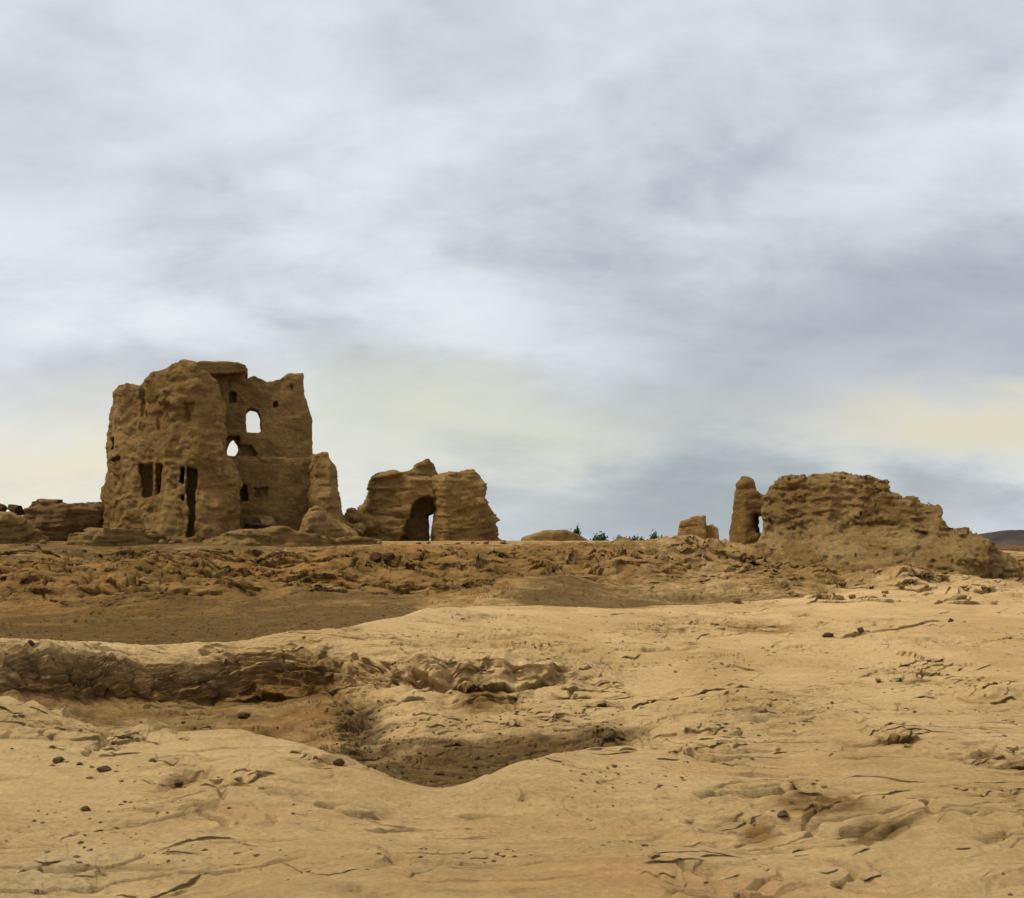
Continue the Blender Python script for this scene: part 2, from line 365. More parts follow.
    for q_ in range(1500):
        px = rr_.uniform(-20, 1050); py = rr_.uniform(0, 1)**1.1*280+612
        lw = rr_.uniform(5, 34)*(1 if rr_.rand() > .15 else 2.2); sl_ = rr_.normal(0, .10); hg = rr_.uniform(.005, .020)
        kind = rr_.rand()
        if kind < .5:                                  # most sit near a worn place
            c_ = SCARS[rr_.randint(len(SCARS))]; px = c_[0]+rr_.normal()*c_[2]*.8; py = c_[1]+rr_.normal()*c_[3]*.8; hg *= 1.3
        elif kind < .82:                               # bedding edges on the far bank
            py = rr_.uniform(552, 604); px = rr_.uniform(-20, 1050); hg = rr_.uniform(.04, .15); lw = rr_.uniform(12, 60)*(1 if rr_.rand() > .25 else 2.3); sl_ = rr_.normal(.04, .10)
        elif rr_.rand() < .75: hg *= .6
        if py > 765 and rr_.rand() < .7: continue
        if py < 548 or (598 < py < 640 and px < 420) or (574 < py < 606 and 500 < px < 810): continue
        n_ = 4; xs_ = np.linspace(-lw/2, lw/2, n_); j = rr_.normal(0, 1.1, n_)
        ledge([(px+a_, py+a_*sl_+b_) for a_, b_ in zip(xs_, j)], hg, rr_.uniform(.012, .03), 100.+q_*1.37)
    Pp[..., 1] += ly*farf
    Pp[..., 2] += lz*farf
    Pp = Pp+N*(d*farf*sstep(2, 3.5, Y))[..., None]
    nt_, ns_ = Y.shape
    idx = np.arange(nt_*ns_).reshape(nt_, ns_)
    Q = np.stack([idx[:-1, :-1], idx[1:, :-1], idx[1:, 1:], idx[:-1, 1:]], -1).reshape(-1, 4)
    o = mesh_obj('ground', Pp.reshape(-1, 3), Q, M_ground)
    ca = o.data.color_attributes.new('soil', 'FLOAT_COLOR', 'POINT')
    soil = np.ones((nt_*ns_, 4), np.float32)
    soil[:, 0] = G[..., 2].ravel(); soil[:, 1] = np.maximum(G[..., 3], extra*(.85+.6*wsm)).ravel(); soil[:, 2] = R2.ravel()
    ca.data.foreach_set('color', soil.ravel())
    tag(o, 'pale wind-worn clay ground with ledges, cracks and gullies', kind='structure')
    return Pp, G
TP, TG = build_terrain()
tf = TP[:, 30:-10].reshape(-1, 3)
tpx = CX+F*tf[:, 0]/tf[:, 1]; tpy = HY-F*tf[:, 2]/tf[:, 1]
def ground_at(px, py, tol=3):
    d = np.hypot(tpx-px, tpy-py); m = np.where(d < tol)[0]
    if len(m) == 0: m = np.array([np.argmin(d)])
    return tf[m[np.argmin(tf[m, 1])]]
def ground_z(x, y):
    d = (tf[:, 0]-x)**2+(tf[:, 1]-y)**2
    return float(tf[np.argmin(d), 2])

# ------------------------------------------------------------------ eroded masses from distance fields
def poly2(A, B, poly):
    """signed distance of grid (A,B) to polygon"""
    P = np.array(poly, float); n = len(P)
    best = np.full(A.shape, 1e9); ins = np.zeros(A.shape, bool)
    for i in range(n):
        a = P[i]; b = P[(i+1) % n]; e = b-a; L = (e*e).sum()+1e-12
        wx = A-a[0]; wy = B-a[1]
        h = np.clip((wx*e[0]+wy*e[1])/L, 0, 1)
        best = np.minimum(best, (wx-h*e[0])**2+(wy-h*e[1])**2)
        c = ((a[1] > B) != (b[1] > B))
        if abs(e[1]) > 1e-9: ins ^= c & (A < a[0]+(B-a[1])*e[0]/e[1])
    d = np.sqrt(best); return np.where(ins, -d, d).astype(np.float32)
def smax(a, b, k=.25):
    h = np.clip(.5+.5*(a-b)/k, 0, 1); return b+(a-b)*h+k*h*(1-h)
def surfnet(Fd, org, h):
    ins = Fd < 0
    s = ins.astype(np.int8)
    cnt = sum(s[i:s.shape[0]-1+i, j:s.shape[1]-1+j, k:s.shape[2]-1+k] for i in (0, 1) for j in (0, 1) for k in (0, 1))
    act = (cnt > 0) & (cnt < 8)
    I = np.argwhere(act); idx = np.full(act.shape, -1, np.int32); idx[act] = np.arange(len(I))
    val = {}
    for i in (0, 1):
        for j in (0, 1):
            for k in (0, 1): val[i, j, k] = Fd[I[:, 0]+i, I[:, 1]+j, I[:, 2]+k]
    acc = np.zeros((len(I), 3)); c = np.zeros(len(I))
    for ax in range(3):
        for p in (0, 1):
            for q in (0, 1):
                a = [0, 0, 0]; o2 = [x for x in range(3) if x != ax]; a[o2[0]] = p; a[o2[1]] = q
                b = list(a); b[ax] = 1
                va, vb = val[tuple(a)], val[tuple(b)]
                cr = (va < 0) != (vb < 0)
                t = np.where(cr, va/np.where(cr, va-vb, 1), 0)
                pt = np.tile(np.array(a, float), (len(I), 1)); pt[:, ax] += t
                acc += pt*cr[:, None]; c += cr
    V = (I+acc/c[:, None])*h+org
    Q = []
    for ax in range(3):
        o2 = [(ax+1) % 3, (ax+2) % 3]
        sl0 = [slice(None)]*3; sl1 = [slice(None)]*3
        sl0[ax] = slice(0, -1); sl1[ax] = slice(1, None)
        for o in o2: sl0[o] = slice(1, -1); sl1[o] = slice(1, -1)
        A = ins[tuple(sl0)]; B = ins[tuple(sl1)]
        E = np.argwhere(A != B); fl = A[tuple(E.T)]
        base = E.copy()
        for o in o2: base[:, o] += 1
        def cell(da, db):
            q = base.copy(); q[:, o2[0]] += da; q[:, o2[1]] += db; return idx[tuple(q.T)]
        qd = np.stack([cell(-1, -1), cell(0, -1), cell(0, 0), cell(-1, 0)], -1)
        qd[~fl] = qd[~fl][:, ::-1]
        Q.append(qd)
    Q = np.concatenate(Q); Q = Q[(Q >= 0).all(1)]
    return V, Q

class Site:
    """a ruin's own frame: origin on the bearing of column pxc at distance D, +d away from the eye, +u to the right"""
    def __init__(s, pxc, D):
        s.th = math.atan((pxc-CX)/F); s.D = D
        s.O = Vector((D*math.sin(s.th), D*math.cos(s.th), 0))
    def u(s, px, d=0):
        return (s.D+d)*math.tan(math.atan((px-CX)/F)-s.th)
    def uz(s, px, py, d=0):
        th = math.atan((px-CX)/F); u = s.u(px, d)
        Y = (s.D+d)*math.cos(s.th)-u*math.sin(s.th)
        return (u, (HY-py)/F*Y)
    def poly(s, pts, d=0): return [s.uz(px, py, d) for px, py in pts]
    def empty(s, name, **k):
        o = link(bpy.data.objects.new(name, None)); o.empty_display_size = 1
        o.location = s.O; o.rotation_euler = (0, 0, -s.th)
        return tag(o, **k)

def mass(name, mat, parent, prof, foot, h=.06, amp=1.0, cuts=(), holes=(), seed=0., strata=1.0, groove=1.0, round_=.3, side=None, crumb=.55):
    """prof polygon in (u,z); foot polygon in (u,d); cuts: (polygon (u,z), d0, d1, rough) carved out"""
    P = np.array(prof); Ft = np.array(foot)
    pad = .5
    u0 = max(P[:, 0].min(), Ft[:, 0].min())-pad; u1 = min(P[:, 0].max(), Ft[:, 0].max())+pad
    d0 = Ft[:, 1].min()-pad; d1 = Ft[:, 1].max()+pad; z0 = P[:, 1].min()-pad; z1 = P[:, 1].max()+pad
    us = np.arange(u0, u1, h); ds = np.arange(d0, d1, h); zs = np.arange(z0, z1, h)
    A, B = np.meshgrid(us, zs, indexing='ij'); fp = poly2(A, B, prof)
    A, B = np.meshgrid(us, ds, indexing='ij'); ff = poly2(A, B, foot)
    Fd = smax(fp[:, None, :], ff[:, :, None], round_)
    if side is not None:
        A, B = np.meshgrid(ds, zs, indexing='ij'); Fd = smax(Fd, poly2(A, B, side)[None], round_)
    Fd = Fd.astype(np.float32)
    m = np.abs(Fd) < .75
    ii = np.argwhere(m)
    u = us[ii[:, 0]]; d = ds[ii[:, 1]]; z = zs[ii[:, 2]]
    s = seed*7.31
    n = .20*fbm(u*.55+s, d*.55, z*.55, 3)
    n += groove*.13*(np.abs(pn(u*1.1+s, d*1.1+4, z*.22))-.25)
    lay = z*1.9+.7*pn(u*.35, d*.35, z*.4+s)
    n += strata*.075*pn(u*.25+s, d*.25, lay*1.35)
    n += strata*.05*fbm(u*.7+s, d*.7, lay*3.1, 2)
    n += strata*.055*np.clip(1-np.abs(pn(u*.16+s, d*.16+2, lay*.62))/.05, 0, 1)      # eroded seams
    n += .055*fbm(u*2.4, d*2.4+s, z*2.8, 3, .6)
    n += .06*np.clip(.0-pn(u*1.6+3, d*1.6, z*1.9+s)-.2, 0, 1)*-2+0                      # spalled hollows
    cc = np.clip(1-np.abs(pn(u*1.0+s, d*1.0, z*.35+9))/.04, 0, 1)*sstep(.0, .3, pn(u*.5, d*.5+s, z*.5))
    n += groove*.10*cc
    if crumb: n += crumb*(.10*(np.abs(pn(u*1.7+s, d*1.7, z*2.6))-.3)+.05*(np.abs(pn(u*4.1, d*4.1+s, z*5.5))-.3)+.03*fbm(u*6, d*6, z*7, 2))
    Fd[m] += (n*amp).astype(np.float32)
    for (pl, c0, c1, rg) in cuts:
        A, B = np.meshgrid(us, zs, indexing='ij'); cp = poly2(A, B, pl)
        dd = np.maximum(c0-ds, ds-c1)
        C = smax(cp[:, None, :], dd[None, :, None].astype(np.float32), .12).astype(np.float32)
        mm = np.abs(C) < .4; jj = np.argwhere(mm)
        C[mm] += (rg*fbm(us[jj[:, 0]]*2+s, ds[jj[:, 1]]*2, zs[jj[:, 2]]*2, 2)).astype(np.float32)
        Fd = np.maximum(Fd, -C)
    Fd[0] = Fd[-1] = 1; Fd[:, 0] = Fd[:, -1] = 1; Fd[:, :, 0] = Fd[:, :, -1] = 1
    V, Q = surfnet(Fd, np.array([u0, d0, z0]), h)
    return mesh_obj(name, V, Q, mat, parent)

# --- the tall tower-like ruin -------------------------------------------------
T = Site(225, 46.)
tw = T.empty('ruined_tower', label='tall ruined earthen tower with window holes and a narrow dark doorway', cat='ruin')
G0 = 552   # row safely below ground
def rect(s, x0, y0, x1, y1, d=0): return s.poly([(x0, y0), (x1, y0), (x1, y1), (x0, y1)], d)
# front block, its face turned to the left
dF = -1.5
mass('front_block', M_ruin, tw,
     T.poly([(141,G0),(141,500),(142,440),(141,400),(144,376),(152,368),(170,361),(186,359),(194,366),(196,376),(206,374),(216,381),(221,398),(222,420),(224,450),(232,462),(236,475),(239,505),(243,G0)], dF),
     [(T.u(141,0), .3), (T.u(165,-1.2), -1.2), (T.u(196,-1.9), -1.9), (T.u(222,-2.), -2.), (T.u(242,-1.3), -1.3), (T.u(243,1.), 1.2), (T.u(236,3.5), 4.2), (T.u(141,4.), 4.2)],
     seed=1, groove=1.5, crumb=.9, strata=.45, cuts=[
        (T.poly([(187,467),(198,469),(197,490),(196,512),(195,536),(187,537),(188,512),(186,490)], -1.9), -4, -.7, .09),
        (T.poly([(139,465),(153,463),(153,497),(143,498)], -.3), -4, .75, .08),
        (T.poly([(180,466),(185,467),(184,484),(179,482)], -1.9), -4, .2, .05),
        (T.poly([(180,494),(185,494),(184,501),(180,500)], -1.9), -4, -.9, .05),
        (T.poly([(155,462),(162,464),(160,492),(156,494)], -1.2), -3, .6, .06),
        (T.poly([(185,402),(189,404),(189,420),(186,418)], -1.8), -4, -1.45, .12),
        (T.poly([(156,410),(161,412),(160,432),(156,430)], -1.2), -4, -.5, .08),
        (T.poly([(138,378),(144,380),(145,405),(143,426),(140,424)], -.3), -4, .1, .16),
        (T.poly([(190,404),(193,404),(192,418),(190,416)], -1.8), -4, -1.6, .10)])
# left wing, set further back
mass('left_wing', M_ruin, tw,
     T.poly([(100,G0),(101,500),(103,462),(104,440),(108,425),(110,405),(112,392),(118,387),(128,385),(138,388),(150,388),(160,395),(164,G0)], 1.2),
     [(T.u(99,2.8), 2.8), (T.u(118,1.2), 1.0), (T.u(150,0), -.15), (T.u(166,-.4), -.5), (T.u(168,5), 5.2), (T.u(104,6), 6.2)],
     seed=2, groove=1.3, crumb=.9, strata=.5, cuts=[
        (T.poly([(139,465),(153,463),(153,497),(143,498)], 0), -3, .75, .08),
        (T.poly([(139,378),(144,380),(145,405),(143,426),(140,424)], -.3), -4, .35, .16),
        (T.poly([(110,437),(113,437),(113,449),(110,449)], 1), -3, 2.2, .05),
        (T.poly([(108,459),(122,457),(121,460),(109,461)], 1), -3, 1.5, .12)])
# rear wall with the two window holes
bw = 2.6
mass('window_wall', M_ruin, tw,
     T.poly([(196,G0),(198,372),(205,370),(232,370),(243,371),(245,380),(254,377),(262,378),(272,380),(280,377),(285,374),(302,374),(305,392),(308,405),(312,430),(313,460),(314,G0)], bw),
     [(T.u(196,bw), bw+.1), (T.u(314,bw), bw), (T.u(314,bw)+.05, bw+1.3), (T.u(196,bw), bw+1.3)],
     seed=3, amp=.6, groove=.7, strata=.4, crumb=.9, round_=.15, cuts=[
        (T.poly([(246,411),(250,407),(257,409),(261,417),(262,430),(259,432),(246,433)], bw), 1, 6, .06),
        (T.poly([(226,450),(229,441),(233,438),(237,443),(239,449),(236,456),(227,455)], bw), 1, 6, .06),
        (T.poly([(223,436),(240,434),(241,446),(236,457),(223,457)], bw), 1, bw+.55, .12),
        (T.poly([(229,394),(231,391),(236,392),(237,403),(229,403)], bw), 1, bw+.6, .05),
        (T.poly([(273,402),(278,401),(278,407),(273,407)], bw), 1, bw+.5, .05),
        (T.poly([(290,384),(293,384),(293,391),(290,391)], bw), 1, bw+.3, .05),
        (T.poly([(238,444),(252,446),(256,455),(240,458)], bw), 1, bw+.35, .1)])
mass('lower_wall', M_ruin, tw,
     T.poly([(228,G0),(229,461),(236,456),(256,459),(280,457),(300,458),(315,458),(318,G0)], 1.5),
     [(T.u(228,1.4), 1.5), (T.u(318,1.4), 1.4), (T.u(318,1.4), 3.2), (T.u(228,1.4), 3.2)],
     seed=4, amp=.6, groove=.7, strata=.45, crumb=.9, round_=.15, cuts=[
        (T.poly([(238,486),(247,485),(248,501),(238,502)], 1.4), 0, 2.2, .08),
        (T.poly([(255,488),(268,487),(267,497),(256,497)], 1.4), 0, 1.75, .1)])
mass('buttress', M_ruin, tw,
     T.poly([(309,G0),(310,456),(316,454),(325,455),(330,464),(336,484),(338,498),(343,508),(347,530),(348,G0)], .4),
     [(T.u(310,-.3), .1), (T.u(330,-.6), -.6), (T.u(349,.4), .2), (T.u(346,3), 3.0), (T.u(309,3), 3.1)], seed=5, groove=.8, strata=.8)
mass('cornice_slab', M_ruin, tw,
     T.poly([(192,376),(190,366),(200,363),(240,363),(249,366),(248,373),(240,375)], 2.2),
     [(T.u(188,1.7), 1.6), (T.u(247,1.7), 1.9), (T.u(247,4.2), 4.2), (T.u(190,4.2), 4.2)], seed=6, amp=.3, groove=.2, round_=.08, strata=1.4)

# --- arch ruin in the middle --------------------------------------------------
A1 = Site(430, 50.)
ar = A1.empty('ruined_gateway', label='eroded two-part ruin with a dark gap under its peaked middle', cat='ruin')
mass('left_wall', M_ruin, ar,
     A1.poly([(352,G0),(358,512),(369,500),(371,490),(370,482),(376,477),(388,474),(398,475),(404,477),(436,478),(438,G0)], 0),
     [(A1.u(352,0), .3), (A1.u(372,-1), -.8), (A1.u(410,-1), -1.2), (A1.u(437,-1), -.9), (A1.u(437,2), 2.2), (A1.u(352,2), 2.4)],
     seed=7, strata=1.5, groove=.5, cuts=[
        (A1.poly([(413,501),(420,497),(434,496),(439,496),(439,545),(398,545),(405,522)], -1.1), -3, .6, .16),
        (A1.poly([(428,515),(437,511),(440,545),(429,545)], 1), -3, 4, .08)])
mass('right_pier', M_ruin, ar,
     A1.poly([(430,G0),(432,540),(435,514),(434,478),(440,476),(462,472),(472,472),(481,477),(485,484),(486,500),(492,514),(499,530),(503,G0)], -.3),
     [(A1.u(431,-1), -.8), (A1.u(445,-1.6), -1.5), (A1.u(484,-1.6), -1.3), (A1.u(505,0), .2), (A1.u(496,2), 2.2), (A1.u(432,2), 2.2)], seed=8, strata=1.5, groove=.5)
mass('peak', M_ruin, ar,
     A1.poly([(398,482),(403,474),(410,470),(420,464),(428,461),(433,466),(438,474),(439,482)], .6),
     [(A1.u(398,0), -.2), (A1.u(418,0), -.6), (A1.u(439,0), -.2), (A1.u(439,1.6), 1.8), (A1.u(398,1.6), 1.8)], seed=9, strata=1.8, amp=.6, groove=.3, round_=.15)

# --- pillar and broad eroded mass at the right --------------------------------
R1 = Site(860, 42.)
rr = R1.empty('collapsed_ruin', label='broad crumbling earth ruin with a slim pillar joined to its left end', cat='ruin')
mass('main_mass', M_mound, rr,
     R1.poly([(745,600),(752,572),(766,545),(771,532),(770,500),(772,489),(780,481),(790,479),(800,481),(812,482),(822,482),(835,482),(850,482),(868,483),(880,488),(884,488),(888,492),(905,500),(918,508),(932,512),(937,520),(942,528),(960,534),(975,540),(990,550),(1008,562),(1035,590),(1035,600)], -.5),
     [(R1.u(750,-1), -1.0), (R1.u(768,-3), -3.8), (R1.u(820,-6), -6.4), (R1.u(900,-6), -6.4), (R1.u(960,-5), -5.0), (R1.u(1035,-1), -.5), (R1.u(1030,3), 3.), (R1.u(940,3), 3.3), (R1.u(752,3), 3.0)],
     seed=10, strata=.9, groove=1.3, amp=1.05, round_=.4, h=.055, crumb=1.9, cuts=[(R1.poly([(752,515),(765,514),(766,533),(752,534)], -1), -8, 6, .05)],
     side=[(-6.6, -3), (-6.2, -1.5), (-4.6, -.6), (-3.1, .1), (-2.6, .7), (-2.3, 3.8), (3.5, 3.8), (3.6, -3)])
mass('pillar', M_ruin, rr,
     R1.poly([(725,G0),(728,530),(732,510),(736,492),(740,481),(744,476),(749,476),(753,481),(755,490),(762,497),(770,499),(770,516),(757,515),(756,526),(763,534),(766,G0)], .3),
     [(R1.u(727,0), -.2), (R1.u(745,-.5), -.7), (R1.u(770,-.3), -.4), (R1.u(770,1), 1.4), (R1.u(728,1), 1.4)], seed=11, strata=.9, groove=.3, amp=.6, round_=.15, h=.05, cuts=[(R1.poly([(756,516),(768,515),(768,533),(757,533)], 0), -8, 6, .04)])
# --- small low ruin --------------------------------------------------------------
R2 = Site(700, 56.)
r2 = R2.empty('low_ruin', label='small stepped earth ruin standing alone left of the pillar', cat='ruin')
mass('tall_block', M_ruin, r2,
     R2.poly([(676,G0),(678,527),(681,521),(690,520),(697,516),(705,516),(706,530),(707,G0)], 0),
     [(R2.u(677), -.5), (R2.u(707), -.6), (R2.u(707), 1.2), (R2.u(677), 1.2)], seed=12, amp=.45, groove=.3, strata=1.4, round_=.15, h=.05)
mass('step_block', M_ruin, r2,
     R2.poly([(703,G0),(704,525),(713,524),(718,529),(719,G0)], 0),
     [(R2.u(703), -.2), (R2.u(719), -.3), (R2.u(719), 1.1), (R2.u(703), 1.1)], seed=13, amp=.4, groove=.3, round_=.12, h=.05)
# --- low eroded banks -------------------------------------------------------------
def bank(name, pxc, D, prof, front, back, mat, seed, label, cat, **k):
    s = Site(pxc, D); e = s.empty(name, label=label, cat=cat)
    xs = [p[0] for p in prof]; a, b = min(xs), max(xs)
    foot = [(s.u(a), .3), (s.u(a+(b-a)*.25), front*.8), (s.u(a+(b-a)*.5), front), (s.u(a+(b-a)*.8), front*.8), (s.u(b), .2), (s.u(b), back), (s.u(a), back)]
    mass('bank_face', mat, e, s.poly(prof), foot, seed=seed, **{'crumb': .7, **k})
    return e
bank('eroded_wall', 65, 52., [(18,G0),(24,512),(34,506),(42,502),(60,503),(75,502),(90,503),(112,503),(120,G0)], -1.6, 2., M_red, 14,
     'low layered red-brown earth wall behind the left foot of the tall tower', 'wall', strata=2.2, amp=.8, round_=.4)
bank('earth_hump', 5, 47., [(-90,G0),(-60,512),(-20,513),(10,512),(24,516),(34,527),(48,537),(50,G0)], -1.5, 2.2, M_mound, 15,
     'smooth pale earth hump carrying two stones at the left edge', 'mound', strata=1.8, amp=.7, round_=.3, crumb=1.1)
bank('earth_hump', 553, 58., [(515,G0),(522,538),(535,534),(548,531),(566,531),(578,535),(588,540),(590,G0)], -1.2, 2., M_mound, 16,
     'low bare earth hump on the skyline between gateway ruin and far trees', 'mound', strata=1, amp=.3, round_=.3)
bank('rubble_heap', 322, 43.5, [(286,G0),(296,536),(303,522),(310,510),(317,506),(326,510),(335,520),(350,532),(362,541),(366,G0)], -1.2, 1.2, M_mound, 17,
     'pointed heap of pale fallen earth at the foot of the tower buttress', 'rubble', strata=1.2, amp=.8, round_=.3, h=.05)
bank('earth_ledge', 95, 43.5, [(62,G0),(68,536),(90,532),(120,531),(160,531),(166,536),(168,G0)], -.7, 1.4, M_mound, 18,
     'low rounded earth ledge along the base of the tower left wing', 'ledge', strata=2.2, amp=.7, round_=.1, h=.05, crumb=1.3)
bank('earth_ledge', 250, 43., [(200,G0),(205,541),(222,534),(240,529),(285,528),(300,534),(380,540),(392,G0)], -1.4, 1.6, M_mound, 19,
     'pale flat-topped earth ledge in front of the tower court', 'ledge', strata=2.0, amp=.6, round_=.1, h=.05, crumb=1.2)
bank('earth_hump', 1020, 60., [(965,560),(972,546),(990,545),(1010,547),(1060,546),(1090,560)], -1., 2., M_red, 21,
     'low brown earth hump at the right edge below the dark hill', 'mound', strata=1.2, amp=.4, round_=.3)

# ------------------------------------------------------------------ boulders and stones
def ico(sub):
    import bmesh
    bm = bmesh.new(); bmesh.ops.create_icosphere(bm, subdivisions=sub, radius=1)
    V = np.array([v.co[:] for v in bm.verts]); Q = np.array([[v.index for v in f.verts] for f in bm.faces]); bm.free()
    return V, Q
ICO4 = ico(4); ICO2 = ico(2); ICO1 = ico(1)
def rock_shape(seed, sx, sy, sz, base=ICO4, rough=.25):
    V, Q = base; r = np.random.RandomState(seed)
    V = V.copy()
    for _ in range(9):                                    # broken facets
        n = r.normal(size=3); n /= np.linalg.norm(n); c = r.uniform(.55, .88)
        d = V@n-c; V -= np.outer(np.clip(d, 0, 9), n)
    n = fbm(V[:, 0]*1.3+seed, V[:, 1]*1.3, V[:, 2]*2, 4, .55)
    V *= (1+rough*n)[:, None]
    return V*np.array([sx, sy, sz]), Q
def rock(name, px, py, wpx, hpx, mat, seed, label, cat, Y=None, group=None, base=ICO4, rot=0, sink=.25):
    """rock whose foot stands at column px, row py on the ground"""
    if Y is None:
        g = ground_at(px, py); x, y, z = g
    else:
        y = Y; x = (px-CX)/F*y; z = (HY-py)/F*y
    sc = y/F; w = wpx*sc/2; hh = hpx*sc/2
    V, Q = rock_shape(seed, w*1.1, w*.9, hh*1.1, base)
    V[:, 2] += hh*(1-sink)*.8
    o = mesh_obj(name, V, Q, mat); o.location = (x, y, z); o.rotation_euler = (0, 0, rot)
    return tag(o, label, cat, group)
rock('boulder', 17, 513, 15, 12, M_stone, 1, 'dark angular boulder perched on the pale hump at far left', 'boulder', Y=46.6)
rock('boulder', 0, 512, 12, 10, M_stone, 2, 'dark boulder cut by the left edge of the picture', 'boulder', Y=46.6)
rock('boulder', 252, 527, 18, 11, M_stone, 3, 'dark low boulder in the tower court beside a larger pale one', 'boulder', Y=43.8)
rock('boulder', 268, 527, 20, 13, M_mound, 4, 'pale rounded boulder in the shaded tower court', 'boulder', Y=44.4)
rock('boulder', 289, 541, 20, 11, M_stone, 5, 'dark brown boulder lying in front of the rubble heap', 'boulder', Y=41.2)
rock('boulder', 352, 523, 20, 18, M_ruin, 6, 'largest brown boulder between tower buttress and gateway ruin', 'boulder', Y=48)
rock('boulder', 368, 530, 20, 18, M_ruin, 7, 'round brown boulder against the left foot of the gateway ruin', 'boulder', Y=47.5)
rock('boulder', 358, 533, 16, 12, M_mound, 8, 'pale small boulder below the round brown one near the gateway', 'boulder', Y=45.5)
rock('boulder', 346, 531, 14, 12, M_ruin, 9, 'small brown boulder touching the right foot of the tower buttress', 'boulder', Y=46)
rock('boulder', 377, 558, 12, 11, M_stone, 10, 'left stone of the dark pair on the bank below the gateway', 'boulder')
rock('boulder', 388, 559, 15, 10, M_stone, 11, 'right and wider stone of the dark pair on the bank', 'boulder')
rock('stone', 216, 533, 5, 5, M_mound, 12, 'small pale stone at the foot of the tower front block', 'stone', Y=43)
rock('stone', 196, 540, 9, 6, M_mound, 13, 'small pale stone on the doorstep of the tall tower', 'stone', Y=42.6)
rock('stone', 738, 600, 9, 6, M_mound, 14, 'larger pale stone on the dark gully floor', 'stone')
rock('stone', 33, 643, 7, 6, M_stone, 15, 'small dark stone on the rim of the ridge at left', 'stone')
rock('stone', 85, 808, 9, 5, M_pebble, 16, 'lone dark stone on smooth clay at lower left', 'stone')
rock('stone', 59, 759, 10, 6, M_pebble, 17, 'dark stone at the left of the sparse stones above the lone one', 'stone')
rock('stone', 80, 762, 6, 4, M_pebble, 18, 'tiny dark stone right of the larger one on pale clay', 'stone')
rock('stone', 103, 768, 12, 6, M_pebble, 19, 'flat brown stone in the broken crust left of centre', 'stone')
rock('stone', 177, 783, 10, 5, M_pebble, 20, 'dark stone in the crumbly patch in the left foreground', 'stone')
rock('stone', 243, 715, 12, 7, M_stone, 21, 'dark stone on the floor of the left hollow', 'stone')
rock('stone', 349, 712, 8, 6, M_stone, 22, 'small dark stone near the right end of the left hollow', 'stone')
rock('stone', 610, 738, 16, 8, M_stone, 23, 'dark lump of clay at the right tip of the round hollow', 'stone')
rock('stone', 828, 634, 11, 5, M_stone, 24, 'dark flat stone in the shallow scar on the right slab', 'stone')
rock('stone', 863, 631, 7, 5, M_stone, 25, 'smaller dark stone at the right of the scar on the slab', 'stone')
rock('stone', 951, 619, 5, 4, M_stone, 26, 'tiny dark stone alone on the upper right slab', 'stone')
rock('stone', 781, 817, 12, 7, M_pebble, 27, 'dark stone in the rough patch at lower right', 'stone')
rock('stone', 338, 762, 12, 7, M_stone, 28, 'dark stone on the left rim of the round hollow', 'stone')
rc = np.random.RandomState(44)
spots = [(rc.uniform(196, 345), rc.uniform(529, 544), 43.5) for _ in range(16)]+[(rc.uniform(345, 505), rc.uniform(538, 546), 46.5) for _ in range(12)]+[(rc.uniform(770, 1000), rc.uniform(566, 598), None) for _ in range(26)]+[(rc.uniform(20, 200), rc.uniform(534, 545), 43.) for _ in range(8)]
for i_, (px, py, Yc) in enumerate(spots):
    wpx = rc.uniform(3, 9)
    where_ = ('in the court of the tall tower', 'below the gateway ruin', 'on the apron of the broad right ruin', 'beneath the left wing of the tower')[0 if i_ < 16 else 1 if i_ < 28 else 2 if i_ < 54 else 3]
    rock('clod', px, py if Yc is None else 541, wpx, wpx*rc.uniform(.45, .75), (M_mound, M_ruin)[i_ % 2], 60+i_, 'small fallen brown clod among others '+where_, 'clod', Y=None, group='fallen clods '+where_, base=ICO2, rot=rc.uniform(0, 3))
# gravel on the hollow and gully floors: nobody could count it
def gravel(name, label, n, seed, mat, smin, smax, wf):
    g = TG[..., 2]
    Y = TP[..., 1]; X = TP[..., 0]
    w = wf(TG, X, Y)*(Y > 3.8)*(Y < 36)*(np.abs(X/Y) < .62)
    ar = np.abs(np.gradient(Y, axis=1))*np.abs(np.gradient(X, axis=0))/np.maximum(Y, 3)**1.2     # per area, thinning away
    w = (w*ar)[:-1, :-1]
    w = np.nan_to_num(w); p = (w/w.sum()).ravel(); r = np.random.RandomState(seed)
    pick = r.choice(p.size, n, p=p); i, j = np.unravel_index(pick, w.shape)
    a, b = r.rand(n, 1), r.rand(n, 1)
    C = TP[i, j]*(1-a)+TP[i+1, j]*a; C = C*(1-b)+TP[i, j+1]*b
    V0, Q0 = ICO1
    sz = (smin+smax*r.rand(n)**5)*np.clip(C[:, 1]/7, .8, 1.35)
    Vs = V0[None]*(1+.35*r.normal(size=(n, len(V0), 1)).clip(-1, 1))*(sz[:, None]*np.stack([r.uniform(.8, 1.6, n), r.uniform(.8, 1.4, n), r.uniform(.5, .9, n)], -1))[:, None, :]
    Vs += C[:, None, :]
    Qs = Q0[None]+(np.arange(n)*len(V0))[:, None, None]
    o = mesh_obj(name, Vs.reshape(-1, 3), Qs.reshape(-1, 3), mat, smooth=False)
    tag(o, label, name.replace('_', ' '), kind='stuff')
gravel('gravel', 'dark loose gravel on the floors of the hollows', 9000, 9, M_gravel, .004, .016, lambda G, X, Y: np.clip(G[..., 2]-.3, 0, 1))
gravel('clay_crumbs', 'tan and brown clay crumbs strewn over the crusted ground', 12000, 12, M_crumb, .003, .015,
       lambda G, X, Y: (.12+np.clip(G[..., 4], 0, 1))*sstep(-.1, .5, fbm(X*.6, Y*1.1, 50., 4))**2+.01)

